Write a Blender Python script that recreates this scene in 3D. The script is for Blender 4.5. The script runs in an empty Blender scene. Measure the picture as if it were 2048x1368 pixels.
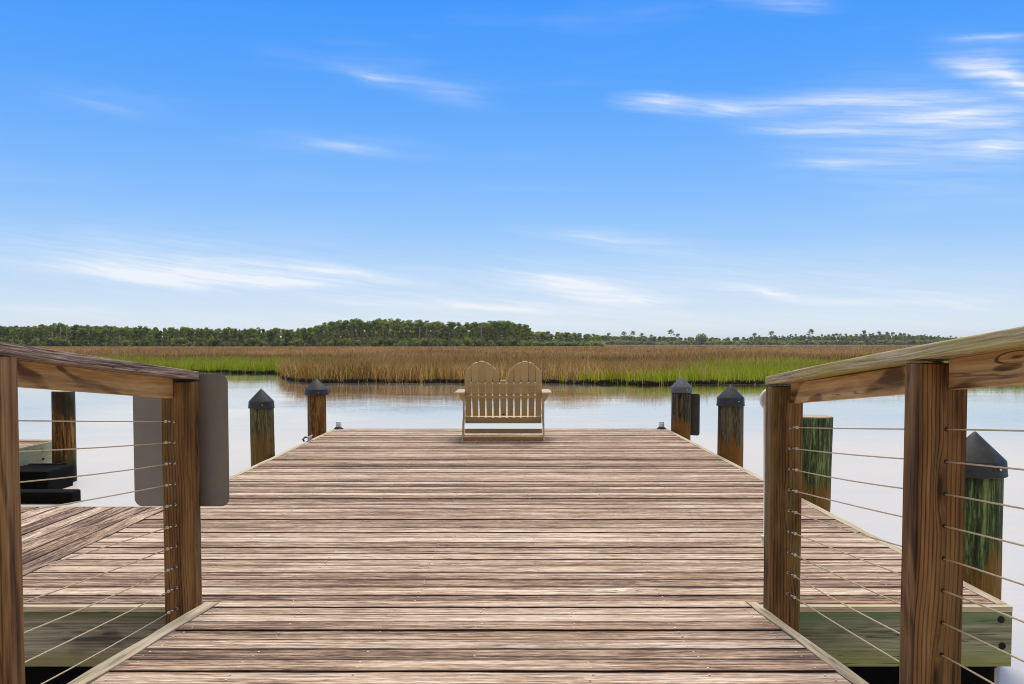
import bpy, math, random
import numpy as np
from mathutils import Vector, Matrix
R = math.radians
random.seed(7); rng = np.random.default_rng(11)
S = bpy.context.scene
COL = S.collection

# ------------------------------------------------------------------ camera
F = 1720.0; PCX = 1020.0; HOR = 688.0; PITCH = R(2.5); CZ = 1.75
PCY = HOR + F*math.tan(PITCH)
cd = bpy.data.cameras.new('camera'); cam = bpy.data.objects.new('camera', cd); COL.objects.link(cam)
cam.location = (0, 0, CZ); cam.rotation_euler = (R(90)-PITCH, 0, 0)
cd.sensor_width = 36; cd.lens = F/2048*36; cd.shift_x = (1024-PCX)/2048; cd.shift_y = (PCY-684)/2048
cd.clip_start = 0.05; cd.clip_end = 9000
S.camera = cam
S.render.resolution_x = 1024; S.render.resolution_y = 684

def ray(px, py):
    dx = (px-PCX)/F; dy = -(py-PCY)/F
    return Vector((dx, math.cos(PITCH)+dy*math.sin(PITCH), -math.sin(PITCH)+dy*math.cos(PITCH)))
def atY(px, py, Y):
    d = ray(px, py); t = Y/d.y
    return Vector((d.x*t, Y, CZ+d.z*t))

# ------------------------------------------------------------------ light
SUN_EL, SUN_AZ = 62.0, 8.0          # azimuth from +Y towards +X
sd = bpy.data.lights.new('sun', 'SUN'); sd.energy = 3.0; sd.angle = R(22); sd.color = (1.0, .93, .82)
sun = bpy.data.objects.new('sun', sd); COL.objects.link(sun)
sdir = Vector((math.sin(R(SUN_AZ))*math.cos(R(SUN_EL)), math.cos(R(SUN_AZ))*math.cos(R(SUN_EL)), math.sin(R(SUN_EL))))
sun.rotation_euler = sdir.to_track_quat('Z', 'Y').to_euler(); sun.location = sdir*50

# node helper
class NT:
    def __init__(s, tree): s.t = tree; s.n = tree.nodes; s.l = tree.links
    def new(s, typ, **kw):
        n = s.n.new(typ)
        for k, v in kw.items():
            if k in ('ins',):
                for a, b in v.items(): s.put(n.inputs[a], b)
            else: setattr(n, k, v)
        return n
    def put(s, sock, v):
        if hasattr(v, 'links') or isinstance(v, bpy.types.NodeSocket): s.l.new(v, sock)
        else: sock.default_value = v
    def math(s, op, a, b=0.0, c=0.0, clamp=False):
        n = s.n.new('ShaderNodeMath'); n.operation = op; n.use_clamp = clamp
        s.put(n.inputs[0], a); s.put(n.inputs[1], b); s.put(n.inputs[2], c); return n.outputs[0]
    def vmath(s, op, a, b=(0, 0, 0)):
        n = s.n.new('ShaderNodeVectorMath'); n.operation = op
        s.put(n.inputs[0], a); s.put(n.inputs[1], b); return n.outputs[0]
    def mr(s, v, a, b, c=0.0, d=1.0, smooth=True):
        n = s.n.new('ShaderNodeMapRange'); n.interpolation_type = 'SMOOTHSTEP' if smooth else 'LINEAR'
        for i, x in enumerate((v, a, b, c, d)): s.put(n.inputs[i], x)
        return n.outputs[0]
    def mix(s, f, a, b, mode='MIX'):
        n = s.n.new('ShaderNodeMix'); n.data_type = 'RGBA'; n.blend_type = mode
        s.put(n.inputs[0], f); s.put(n.inputs[6], a if not isinstance(a, tuple) else (*a[:3], 1)); s.put(n.inputs[7], b if not isinstance(b, tuple) else (*b[:3], 1))
        return n.outputs[2]
    def noise(s, vec, scale=1.0, detail=3.0, rough=.55, dist=0.0, out=0):
        n = s.n.new('ShaderNodeTexNoise'); s.put(n.inputs['Vector'], vec)
        n.inputs['Scale'].default_value = scale; n.inputs['Detail'].default_value = detail
        n.inputs['Roughness'].default_value = rough; n.inputs['Distortion'].default_value = dist
        return n.outputs[out]
    def ramp(s, f, stops, interp='LINEAR'):
        n = s.n.new('ShaderNodeValToRGB'); s.put(n.inputs[0], f); cr = n.color_ramp; cr.interpolation = interp
        while len(cr.elements) < len(stops): cr.elements.new(.5)
        for e, (p, c) in zip(cr.elements, stops): e.position = p; e.color = (*c[:3], 1)
        return n.outputs[0]

w = bpy.data.worlds.new('World'); S.world = w; w.use_nodes = True
T = NT(w.node_tree); T.n.clear()
sky = T.new('ShaderNodeTexSky', sky_type='NISHITA', sun_disc=False, sun_elevation=R(SUN_EL), sun_rotation=R(SUN_AZ), altitude=0.0, air_density=1.0, dust_density=0.6, ozone_density=1.5)
geo = T.new('ShaderNodeTexCoord'); D = geo.outputs['Generated']
sp = T.new('ShaderNodeSeparateXYZ', ins={0: D})
el = T.math('ARCSINE', sp.outputs[2]); az = T.math('ARCTAN2', sp.outputs[0], sp.outputs[1])
SKYC = [(686, (.80, .88, .95)), (640, (.72, .84, .955)), (600, (.61, .76, .96)), (550, (.48, .69, .97)), (500, (.365, .62, .98)), (400, (.235, .52, 1.0)), (300, (.158, .445, 1.0)), (200, (.095, .385, 1.0)), (100, (.062, .345, 1.0)), (0, (.040, .31, 1.0)), (-300, (.03, .25, .9))]
stops = [(max(0.0, math.asin(ray(PCX, y).normalized().z)), c) for y, c in SKYC]
base = T.vmath('SCALE', T.ramp(T.math('MAXIMUM', el, 0.0), stops)); base.node.inputs['Scale'].default_value = 10.0
nsky = T.vmath('MULTIPLY', sky.outputs[0], (.85, 1.0, 1.25))
base = T.mix(.10, base, nsky)
ae = T.new('ShaderNodeCombineXYZ', ins={0: az, 1: el, 2: 0.0}).outputs[0]
warp = T.vmath('SUBTRACT', T.noise(T.vmath('MULTIPLY', ae, (5, 14, 1)), 1.0, 4, .6, out=1), (.5, .5, .5))
aew = T.vmath('ADD', ae, T.vmath('MULTIPLY', warp, (.10, .014, 0)))
CL = [(770,158,150,12,7,.40),(910,190,120,20,10,.22),(690,290,210,16,0,.26),
 (1290,206,100,13,5,.95),(1470,215,210,18,5,.55),(1740,203,250,20,8,.6),(1900,235,200,28,9,.55),(1650,257,210,12,6,.6),
 (1680,325,130,9,4,.7),(1990,297,110,18,2,.9),(1985,160,160,22,26,1.2),(1990,75,130,8,9,.4),(1560,8,130,14,8,.4),
 (1850,270,360,95,7,.42),(1960,110,150,40,20,.25),
 (330,552,330,20,2,1.3),(640,545,260,12,5,.95),(560,564,260,8,2,.9),(330,528,480,34,3,.45),
 (1170,575,210,15,7,1.2),(1240,600,150,10,3,1.0),(1000,615,380,10,2,1.0),(1230,483,230,16,7,.42),
 (1530,590,110,10,14,.8),(1650,606,190,9,2,.55),(1880,600,190,20,3,.5),(1100,650,1400,18,0,.35),(120,615,330,10,2,.3),(200,205,200,18,4,.12),(1000,590,1700,75,0,.22),(300,500,700,60,0,.12),(1500,560,800,50,2,.15)]
acc = None
for (x, y, hl, ht, an, I) in CL:
    d = ray(x, y).normalized(); a0 = math.atan2(d.x, d.y); e0 = math.asin(d.z)
    m = T.new('ShaderNodeMapping', vector_type='TEXTURE'); T.put(m.inputs['Vector'], aew)
    k = 1/F*math.cos(a0)**2
    m.inputs['Location'].default_value = (a0, e0, 0); m.inputs['Rotation'].default_value = (0, 0, R(-an))
    m.inputs['Scale'].default_value = (hl*k*1.25, ht*k*2.1, 1)
    g = T.new('ShaderNodeTexGradient', gradient_type='QUADRATIC_SPHERE', ins={0: m.outputs[0]})
    acc = T.math('MULTIPLY', g.outputs['Fac'], I*1.5) if acc is None else T.math('MULTIPLY_ADD', g.outputs['Fac'], I*1.5, acc)
mr0 = T.new('ShaderNodeMapping', ins={0: aew}); mr0.inputs['Rotation'].default_value = (0, 0, R(7))
mrot = T.new('ShaderNodeMapping', ins={0: mr0.outputs[0]}); mrot.inputs['Scale'].default_value = (6, 95, 1)
stn = T.noise(mrot.outputs[0], 1.0, 6, .62)
st2 = T.noise(T.vmath('MULTIPLY', mrot.outputs[0], (2.0, 2.6, 1)), 1.0, 5, .6)
cl = T.math('MULTIPLY', T.math('MULTIPLY', acc, T.mr(stn, .26, .74, .22, 1.12)), T.mr(st2, .25, .7, .55, 1.15), clamp=True)
# faint all-over cirrus
cl = T.math('ADD', cl, T.math('MULTIPLY', T.mr(T.noise(T.vmath('MULTIPLY', aew, (3, 22, 1)), 1.0, 5, .6), .5, .8), .10), clamp=True)
c1 = T.mix(T.math('MULTIPLY', cl, .86), base, (9.1, 9.5, 10.0))
# unseen veil overhead and warm grey behind the viewer, added for soft neutral light
over = T.mr(el, R(25), R(42), 0, .92)
vn = T.mr(T.noise(D, 2.2, 5, .6), .3, .7, .72, 1.1)
added_veil = T.mix(1.0, (9.4, 8.6, 7.6), T.new('ShaderNodeCombineColor', ins={0: vn, 1: vn, 2: vn}).outputs[0], 'MULTIPLY')
c2 = T.mix(over, c1, added_veil)
back = T.mr(sp.outputs[1], -.15, -.6, 0, .9)
c3 = T.mix(back, c2, (4.0, 3.5, 2.9))
bg = T.new('ShaderNodeBackground', ins={0: c3, 1: .1}); wo = T.new('ShaderNodeOutputWorld', ins={0: bg.outputs[0]})
S.view_settings.view_transform = 'Standard'; S.view_settings.look = 'None'; S.view_settings.exposure = 0.0; S.view_settings.gamma = 1
S.render.engine = 'CYCLES'
S.cycles.filter_width = 1.0; S.cycles.max_bounces = 6; S.cycles.transparent_max_bounces = 8

# ------------------------------------------------------------------ tagging and mesh helpers
def tag(o, label=None, cat=None, group=None, kind=None):
    if label: o['label'] = label
    if cat: o['category'] = cat
    if group: o['group'] = group
    if kind: o['kind'] = kind
    return o
def empty(name, loc, label=None, cat=None, group=None, rz=0):
    o = bpy.data.objects.new(name, None); COL.objects.link(o); o.location = loc; o.rotation_euler = (0, 0, rz)
    o.empty_display_size = .1
    return tag(o, label, cat, group)
class MB:
    """collects geometry in world space; gc = grain coordinate (x along the grain), bid = value per board, ev = -1..1 across the board"""
    def __init__(s): s.v = []; s.f = []; s.gc = []; s.bid = []; s.ev = []; s.smooth = []; s.mi = {}
    def board(s, p0, p1, W, Tk, seg=1, jit=0.0, bid=None, bow=0.0, off=None):
        p0, p1, W, Tk = Vector(p0), Vector(p1), Vector(W), Vector(Tk)
        L = (p1-p0).length; bid = random.random() if bid is None else bid
        off = Vector((random.uniform(0, 90), random.uniform(0, 90), random.uniform(0, 90))) if off is None else off
        wl, tl = W.length, Tk.length; b = len(s.v)
        ph = random.uniform(0, 6.28)
        for i in range(seg+1):
            t = i/seg; c = p0.lerp(p1, t) + W.normalized()*(bow*math.sin(math.pi*t+ph*.2))
            j1 = random.uniform(-jit, jit); j2 = random.uniform(-jit, jit)
            for (a, h) in ((-1, -1), (1, -1), (1, 1), (-1, 1)):
                jj = j1 if a < 0 else j2
                s.v.append(c + W*(a*.5) + W.normalized()*jj*(1 if h > 0 else .3) + Tk*(h*.5))
                s.gc.append((off.x+L*t, off.y+a*.5*wl, off.z+h*.5*tl)); s.bid.append(bid); s.ev.append(float(a))
        rev = (p1-p0).cross(W).dot(Tk) < 0
        for i in range(seg):
            r = b+4*i
            for k in range(4):
                q = (r+k, r+(k+1) % 4, r+4+(k+1) % 4, r+4+k)
                s.f.append(q[::-1] if rev else q); s.smooth.append(False)
        q = (b, b+3, b+2, b+1); q2 = (b+4*seg, b+4*seg+1, b+4*seg+2, b+4*seg+3)
        s.f += [q[::-1] if rev else q, q2[::-1] if rev else q2]; s.smooth += [False, False]
        return s
    def box(s, c, d, grain=0, bid=None, seg=1):
        c = Vector(c); A = [Vector((d[0], 0, 0)), Vector((0, d[1], 0)), Vector((0, 0, d[2]))]
        g = A[grain]; o = [A[i] for i in range(3) if i != grain]
        return s.board(c-g*.5, c+g*.5, o[0], o[1], seg, 0, bid)
    def tube(s, pts, rad, n=12, caps=True, smooth=True, wob=0.0, bid=None, squash=None):
        pts = [Vector(p) for p in pts]; b = len(s.v); bid = random.random() if bid is None else bid
        off = [random.uniform(0, 90) for _ in range(3)]; L = 0
        wv = [1+random.uniform(-wob, wob) for _ in range(n)]
        for i, p in enumerate(pts):
            if i: L += (p-pts[i-1]).length
            a = pts[min(i+1, len(pts)-1)]-pts[max(i-1, 0)]
            q = a.to_track_quat('Z', 'Y'); X = q @ Vector((1, 0, 0)); Y = q @ Vector((0, 1, 0))
            if abs(a.normalized().z) > .9: X, Y = Vector((1, 0, 0)), Vector((0, 1, 0))
            for k in range(n):
                th = 2*math.pi*k/n; r = rad[i]*(wv[k]+random.uniform(-wob, wob)*.3)
                cx, sy = math.cos(th)*r, math.sin(th)*r
                s.v.append(p+X*cx+Y*sy); s.gc.append((off[0]+L, off[1]+cx, off[2]+sy)); s.bid.append(bid); s.ev.append(0.0)
        flip = abs((pts[-1]-pts[0]).normalized().z) > .9 and (pts[-1]-pts[0]).z < 0
        for i in range(len(pts)-1):
            for k in range(n):
                q = (b+i*n+k, b+i*n+(k+1) % n, b+(i+1)*n+(k+1) % n, b+(i+1)*n+k)
                s.f.append(q[::-1] if flip else q); s.smooth.append(smooth)
        if caps:
            s.f.append(tuple(b+k for k in range(n))[::-1]); s.f.append(tuple(b+(len(pts)-1)*n+k for k in range(n))); s.smooth += [False, False]
        return s
    def prism(s, poly, depth_vec, bid=None, gl=None):
        """poly: list of Vectors (planar), extruded by depth_vec; gl: grain direction"""
        b = len(s.v); n = len(poly); dv = Vector(depth_vec); bid = random.random() if bid is None else bid
        nrm = (poly[1]-poly[0]).cross(poly[2]-poly[1])
        tot = sum(((poly[i]).cross(poly[(i+1) % n]) for i in range(n)), Vector((0, 0, 0)))
        gd = Vector(gl or (0, 0, 1)).normalized(); dn = dv.normalized(); wd = gd.cross(dn)
        o = [random.uniform(0, 90) for _ in range(3)]
        for k in (0, 1):
            for p in poly:
                q = p+dv*k; s.v.append(q); s.gc.append((o[0]+q.dot(gd), o[1]+q.dot(wd), o[2]+q.dot(dn))); s.bid.append(bid); s.ev.append(0.0)
        fl = tot.dot(dv) > 0
        a = tuple(range(b, b+n)); c = tuple(range(b+n, b+2*n))
        s.f += [a[::-1] if fl else a, c if fl else c[::-1]]; s.smooth += [False, False]
        for k in range(n):
            q = (b+k, b+(k+1) % n, b+n+(k+1) % n, b+n+k); s.f.append(q if fl else q[::-1]); s.smooth.append(False)
        return s
    def build(s, name, mat, parent=None, bevel=0.0, loc=None):
        o0 = Vector(parent.location) if parent is not None else Vector(loc or (0, 0, 0))
        if parent is not None and parent.parent is not None: o0 = o0 + Vector(parent.parent.location)
        me = bpy.data.meshes.new(name)
        me.from_pydata([tuple(Vector(v)-o0) for v in s.v], [], s.f)
        me.polygons.foreach_set('use_smooth', s.smooth)
        a = me.attributes.new('gc', 'FLOAT_VECTOR', 'POINT'); a.data.foreach_set('vector', [x for g in s.gc for x in g])
        a = me.attributes.new('bid', 'FLOAT', 'POINT'); a.data.foreach_set('value', s.bid)
        a = me.attributes.new('ev', 'FLOAT', 'POINT'); a.data.foreach_set('value', s.ev)
        for mm in (mat if isinstance(mat, (list, tuple)) else [mat]): me.materials.append(mm)
        if s.mi:
            ix = [0]*len(s.f)
            for (a0, a1), v in s.mi.items():
                for j in range(a0, a1): ix[j] = v
            me.polygons.foreach_set('material_index', ix)
        me.update()
        o = bpy.data.objects.new(name, me); COL.objects.link(o)
        if parent is not None: o.parent = parent
        else: o.location = o0
        if bevel:
            m = o.modifiers.new('bevel', 'BEVEL'); m.width = bevel; m.segments = 2; m.limit_method = 'ANGLE'; m.angle_limit = R(50)
        return o

# ------------------------------------------------------------------ materials
def newmat(name):
    m = bpy.data.materials.new(name); m.use_nodes = True; t = NT(m.node_tree); t.n.clear()
    out = t.new('ShaderNodeOutputMaterial'); b = t.new('ShaderNodeBsdfPrincipled'); t.l.new(b.outputs[0], out.inputs[0])
    return m, t, b, out
def wood(name, stops, streak=24, fine=150, wS=.5, wF=.25, wB=.25, tone=.35, contrast=1.6, rings=0.0, ringscale=9, crack=.8, knots=.5, edge=.0,
         moss=None, mossamt=.4, rough=.8, bump=.5, accent=None, accamt=.0, streaklen=.9, zstain=None, zamp=.12, finelen=5.0, knotsel=.62, grooves=0.0):
    m, t, b, out = newmat(name)
    gc = t.new('ShaderNodeAttribute', attribute_name='gc').outputs['Vector']
    bid = t.new('ShaderNodeAttribute', attribute_name='bid').outputs['Fac']
    ev = t.new('ShaderNodeAttribute', attribute_name='ev').outputs['Fac']
    wob = t.vmath('MULTIPLY', t.vmath('SUBTRACT', t.noise(t.vmath('MULTIPLY', gc, (1.6, 5, 5)), 1, 2, .5, out=1), (.5, .5, .5)), (0, .03, .03))
    g2 = t.vmath('ADD', gc, wob)
    # knots push the grain aside
    vor = t.new('ShaderNodeTexVoronoi', feature='F1'); t.put(vor.inputs['Vector'], t.vmath('MULTIPLY', gc, (2.1, 13, 13))); vor.inputs['Scale'].default_value = 1.0
    kd = vor.outputs['Distance']; near = t.mr(kd, .34, .02)
    g3 = t.vmath('ADD', g2, t.new('ShaderNodeCombineXYZ', ins={0: 0.0, 1: t.math('MULTIPLY', near, .016*knots), 2: t.math('MULTIPLY', near, .014*knots)}).outputs[0])
    n1 = t.noise(t.vmath('MULTIPLY', g3, (streaklen, streak, streak*2.0)), 1, 5, .62)
    n2 = t.noise(t.vmath('MULTIPLY', g3, (finelen, fine, fine)), 1, 3, .6)
    n3 = t.noise(t.vmath('MULTIPLY', gc, (.9, 3.2, 3.2)), 1, 3, .55)
    v = t.math('ADD', t.math('ADD', t.math('MULTIPLY', n1, wS), t.math('MULTIPLY', n2, wF)), t.math('MULTIPLY', n3, wB))
    v = t.math('DIVIDE', v, wS+wF+wB)
    v = t.math('ADD', t.math('MULTIPLY', t.math('SUBTRACT', v, .5), contrast*2.2), .5)
    v = t.math('ADD', v, t.math('MULTIPLY', t.math('SUBTRACT', bid, .5), tone))
    hgt = v
    if rings:
        wv = t.new('ShaderNodeTexWave', wave_type='BANDS', bands_direction='Y', wave_profile='SIN')
        t.put(wv.inputs['Vector'], t.vmath('ADD', t.vmath('MULTIPLY', g3, (.10, 1, .8)), t.vmath('MULTIPLY', t.noise(t.vmath('MULTIPLY', gc, (.75, 2.2, 2.2)), 1, 2, .5, out=1), (.0, .06, 0))))
        wv.inputs['Scale'].default_value = ringscale; wv.inputs['Distortion'].default_value = .5; wv.inputs['Detail'].default_value = 2
        ring = t.math('MULTIPLY', t.mr(wv.outputs['Fac'], .62, 1.0, 0, 1), t.mr(t.noise(t.vmath('MULTIPLY', gc, (.8, 14, 14)), 1, 3, .6), .35, .6, .35, 1.2))
        v = t.math('SUBTRACT', v, t.math('MULTIPLY', ring, rings)); 
    col = t.ramp(v, stops)
    if accent:
        am = t.mr(t.noise(t.vmath('MULTIPLY', gc, (.7, 9, 9)), 1, 3, .6), .60, .74)
        col = t.mix(t.math('MULTIPLY', am, accamt), col, accent)
    if moss:
        mm = t.mr(t.noise(t.vmath('MULTIPLY', gc, (1.3, 4, 4)), 1, 4, .6), .42, .62)
        col = t.mix(t.math('MULTIPLY', mm, mossamt), col, moss)
    if zstain:
        pz = t.new('ShaderNodeSeparateXYZ', ins={0: t.new('ShaderNodeNewGeometry').outputs['Position']}).outputs[2]
        nz = t.math('MULTIPLY', t.math('SUBTRACT', t.noise(t.vmath('MULTIPLY', gc, (1.2, 12, 12)), 1, 4, .6), .5), zamp)
        zz = t.math('ADD', pz, nz)
        for (a, bb, cc, am) in zstain: col = t.mix(t.math('MULTIPLY', t.mr(zz, a, bb), am), col, cc)
    dark = stops[0][1]; dk = tuple(c*.42 for c in dark)
    if crack:
        cr = t.noise(t.vmath('MULTIPLY', g3, (.8, 34, 34)), 1, 2, .5)
        ck = t.mr(t.math('ABSOLUTE', t.math('SUBTRACT', cr, .47)), .016, .002)
        gate = t.mr(t.noise(t.vmath('MULTIPLY', gc, (1.4, 14, 14)), 1, 2, .5), .47, .6)
        ck = t.math('MULTIPLY', t.math('MULTIPLY', ck, gate), crack)
        col = t.mix(ck, col, dk)
    if grooves:
        gv = t.noise(t.vmath('MULTIPLY', g3, (1.1, 95, 95)), 1, 2, .5)
        gk = t.mr(t.math('ABSOLUTE', t.math('SUBTRACT', gv, .5)), .05, .005)
        gg = t.mr(t.noise(t.vmath('MULTIPLY', gc, (2.0, 20, 20)), 1, 2, .5), .42, .58)
        col = t.mix(t.math('MULTIPLY', t.math('MULTIPLY', gk, gg), grooves), col, dk)
    if knots:
        sel = t.math('GREATER_THAN', t.new('ShaderNodeSeparateColor', ins={0: vor.outputs['Color']}).outputs[0], knotsel)
        kf = t.math('MULTIPLY', t.math('MULTIPLY', t.mr(kd, .13, .03), sel), min(1, knots))
        col = t.mix(kf, col, tuple(c*.55 for c in dark))
    if edge:
        e1 = t.math('ADD', t.math('ABSOLUTE', ev), t.math('MULTIPLY', t.math('SUBTRACT', n1, .5), .9))
        col = t.mix(t.math('MULTIPLY', t.mr(e1, .80, 1.02), edge), col, dk)
    t.put(b.inputs['Base Color'], col); b.inputs['Roughness'].default_value = rough
    b.inputs['Specular IOR Level'].default_value = .25
    bp = t.new('ShaderNodeBump', ins={'Height': hgt}); bp.inputs['Strength'].default_value = bump; bp.inputs['Distance'].default_value = .004
    t.l.new(bp.outputs[0], b.inputs['Normal'])
    return m
def plain(name, col, rough=.5, metal=0.0, noise=0.12, scale=30, bump=0.0, spec=.5, emit=None):
    m, t, b, out = newmat(name)
    tc = t.new('ShaderNodeTexCoord').outputs['Object']
    n = t.noise(tc, scale, 4, .6)
    f = t.mr(n, .25, .75, 1-noise, 1+noise)
    f = t.math('MULTIPLY', f, t.math('ADD', .93, t.math('MULTIPLY', t.new('ShaderNodeAttribute', attribute_name='bid').outputs['Fac'], .14)))
    c = t.vmath('SCALE', (col[0], col[1], col[2])); t.put(c.node.inputs['Scale'], f)
    t.put(b.inputs['Base Color'], c)
    t.put(b.inputs['Roughness'], t.mr(n, .2, .8, max(.02, rough-.08), min(1, rough+.1))); b.inputs['Metallic'].default_value = metal
    b.inputs['Specular IOR Level'].default_value = spec
    if bump:
        bp = t.new('ShaderNodeBump', ins={'Height': n}); bp.inputs['Strength'].default_value = bump; bp.inputs['Distance'].default_value = .003
        t.l.new(bp.outputs[0], b.inputs['Normal'])
    return m

M = {}
M['deck'] = wood('weathered_deck_wood', [(.0, (.05, .029, .019)), (.22, (.15, .09, .06)), (.45, (.33, .22, .15)), (.68, (.53, .395, .29)), (1.0, (.80, .68, .56))],
    streak=58, fine=260, wS=.46, wF=.36, wB=.18, tone=.46, contrast=1.95, grooves=.65, crack=1.0, knots=.8, edge=.95, accent=(.64, .40, .17), accamt=.5, streaklen=2.4, finelen=18, rough=.85, bump=.16)
M['trim'] = wood('pale_edge_wood', [(.0, (.20, .155, .10)), (.4, (.48, .40, .28)), (1, (.74, .65, .48))], streak=60, fine=180, tone=.3, contrast=1.5, streaklen=2, crack=.7, knots=.3, moss=(.25, .24, .10), mossamt=.25)
M['post'] = wood('brown_post_wood', [(.0, (.045, .017, .005)), (.3, (.155, .070, .022)), (.6, (.30, .155, .058)), (1, (.48, .29, .14))],
    streak=16, fine=130, wS=.55, wF=.2, wB=.25, tone=.2, contrast=1.3, rings=.30, ringscale=24, crack=.8, knots=1.0, knotsel=.4, moss=(.20, .17, .05), mossamt=.12, rough=.7, bump=.45, streaklen=1.3)
M['post_mossy'] = wood('mossy_post_wood', [(.0, (.045, .02, .005)), (.3, (.14, .07, .022)), (.6, (.25, .14, .05)), (1, (.42, .28, .12))],
    streak=16, fine=130, wS=.55, wF=.2, wB=.25, tone=.2, contrast=1.3, rings=.26, ringscale=24, crack=.7, knots=1.0, knotsel=.4, moss=(.34, .29, .08), mossamt=.38, rough=.7, bump=.45, streaklen=1.3)
M['apron'] = wood('amber_rail_wood', [(.0, (.12, .053, .013)), (.35, (.40, .215, .07)), (.65, (.64, .39, .155)), (1, (.80, .57, .30))],
    streak=16, fine=120, wS=.55, wF=.2, wB=.25, tone=.15, contrast=1.2, rings=.42, ringscale=30, crack=.6, knots=1.1, rough=.65, bump=.3, streaklen=1.2)
M['cap_left'] = wood('grey_brown_cap_wood', [(.0, (.07, .04, .028)), (.4, (.24, .16, .115)), (.7, (.43, .32, .25)), (1, (.64, .52, .43))],
    streak=90, fine=230, wS=.6, wF=.3, wB=.1, tone=.1, contrast=2.0, crack=1.0, knots=.4, streaklen=2.0)
M['cap_right'] = wood('mossy_cap_wood', [(.0, (.12, .08, .035)), (.4, (.42, .33, .19)), (.7, (.64, .53, .34)), (1, (.82, .72, .50))],
    streak=70, fine=220, wF=.35, wB=.12, tone=.1, contrast=1.6, crack=.9, knots=.6, moss=(.40, .37, .05), mossamt=.7, streaklen=2.0)
zs = [(.40, .46, (.13, .22, .11), .6), (.33, .25, (.30, .33, .09), .6)]
M['stringer_r'] = wood('green_treated_wood', [(.0, (.08, .085, .05)), (.35, (.21, .22, .14)), (.65, (.33, .34, .24)), (1, (.48, .48, .36))],
    streak=50, fine=140, tone=.1, contrast=1.3, rings=.16, ringscale=34, crack=.7, knots=.2, zstain=zs)
M['stringer_l'] = wood('grey_green_treated_wood', [(.0, (.08, .072, .055)), (.35, (.24, .215, .165)), (.65, (.38, .345, .27)), (1, (.56, .51, .42))],
    streak=50, fine=140, tone=.1, contrast=1.3, rings=.18, ringscale=34, crack=.7, knots=.8, zstain=[(.42, .47, (.09, .12, .04), .6), (.32, .25, (.22, .20, .06), .6)])
M['pier_beam'] = wood('pale_green_beam_wood', [(.0, (.16, .15, .08)), (.4, (.36, .36, .22)), (1, (.55, .55, .38))], streak=24, tone=.1, contrast=1.2, crack=.7, knots=.4)
rust = (.30, .12, .015); dkw = (.012, .010, .006)
def pilemat(name, a, bcol, c, st, **k):
    return wood(name, [(.0, a), (.45, bcol), (1, c)], streak=30, fine=110, wS=.5, wF=.3, wB=.2, tone=.1, contrast=2.4, streaklen=2.2, finelen=14, crack=1.0, knots=.25, bump=1.0, zstain=st, zamp=.8, **k)
M['pile_olive'] = pilemat('olive_piling_wood', (.03, .035, .014), (.12, .12, .05), (.27, .25, .13), [(.82, .62, (.21, .10, .02), .6), (.25, .12, dkw, .9)])
M['pile_rust'] = pilemat('rust_brown_piling_wood', (.018, .010, .005), (.14, .06, .014), (.36, .18, .045), [(.25, .12, dkw, .9)])
M['pile_dark'] = pilemat('blackened_piling_wood', (.008, .008, .006), (.045, .042, .025), (.16, .13, .07), [(.72, .58, (.22, .09, .015), .85), (.25, .12, dkw, .9)])
M['pile_green'] = pilemat('green_piling_wood', (.012, .022, .010), (.055, .085, .03), (.24, .30, .12), [(.66, .52, (.22, .11, .02), .8), (.25, .12, dkw, .9)])
M['pile_burnt'] = pilemat('black_and_orange_piling_wood', (.02, .012, .006), (.18, .08, .015), (.40, .22, .06), [(.72, 1.0, (.02, .018, .010), .92), (.42, .3, (.06, .065, .02), .8), (.25, .12, dkw, .95)])
M['capdark'] = plain('dark_grey_rubber', (.024, .026, .031), .55, noise=.5, scale=16, bump=.3)
M['capgrey'] = plain('faded_grey_rubber', (.10, .11, .125), .5, noise=.2, scale=16, bump=.2)
M['alu'] = plain('dull_aluminium', (.20, .185, .165), .45, .35, noise=.12, scale=5)
M['aludark'] = plain('dark_sign_back', (.09, .09, .09), .5, .3, noise=.15, scale=8)
M['steel'] = plain('stainless_steel', (.62, .60, .56), .28, 1.0, noise=.05)
M['cable'] = plain('steel_cable', (.74, .58, .36), .5, .6, noise=.2, scale=300)
M['screw'] = plain('pale_screw_heads', (.72, .68, .60), .5, 0.0)
M['poly'] = plain('tan_recycled_plastic', (.52, .405, .215), .42, noise=.05, scale=60, bump=.1)
M['polyorange'] = plain('orange_brown_plastic', (.48, .22, .04), .42, noise=.1, scale=50)
M['black'] = plain('black_plastic', (.012, .012, .014), .5)
M['float'] = plain('black_float_and_stand_in', (.004, .004, .004), .9, noise=.4, scale=6, spec=.1)  # also on the added black slabs standing in for the dark water reflection
M['white'] = plain('white_plastic', (.78, .76, .72), .4, noise=.06, scale=12)
M['cleat'] = plain('galvanised_metal', (.45, .45, .44), .45, .7, noise=.2)
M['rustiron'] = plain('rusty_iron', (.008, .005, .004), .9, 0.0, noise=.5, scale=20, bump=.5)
M['hole'] = plain('dark_hole', (.006, .005, .004), .9)
mg, t, b, o_ = newmat('clear_plastic'); b.inputs['Base Color'].default_value = (.86, .87, .9, 1); b.inputs['Roughness'].default_value = .12
b.inputs['Transmission Weight'].default_value = .45; M['clear'] = mg

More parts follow.
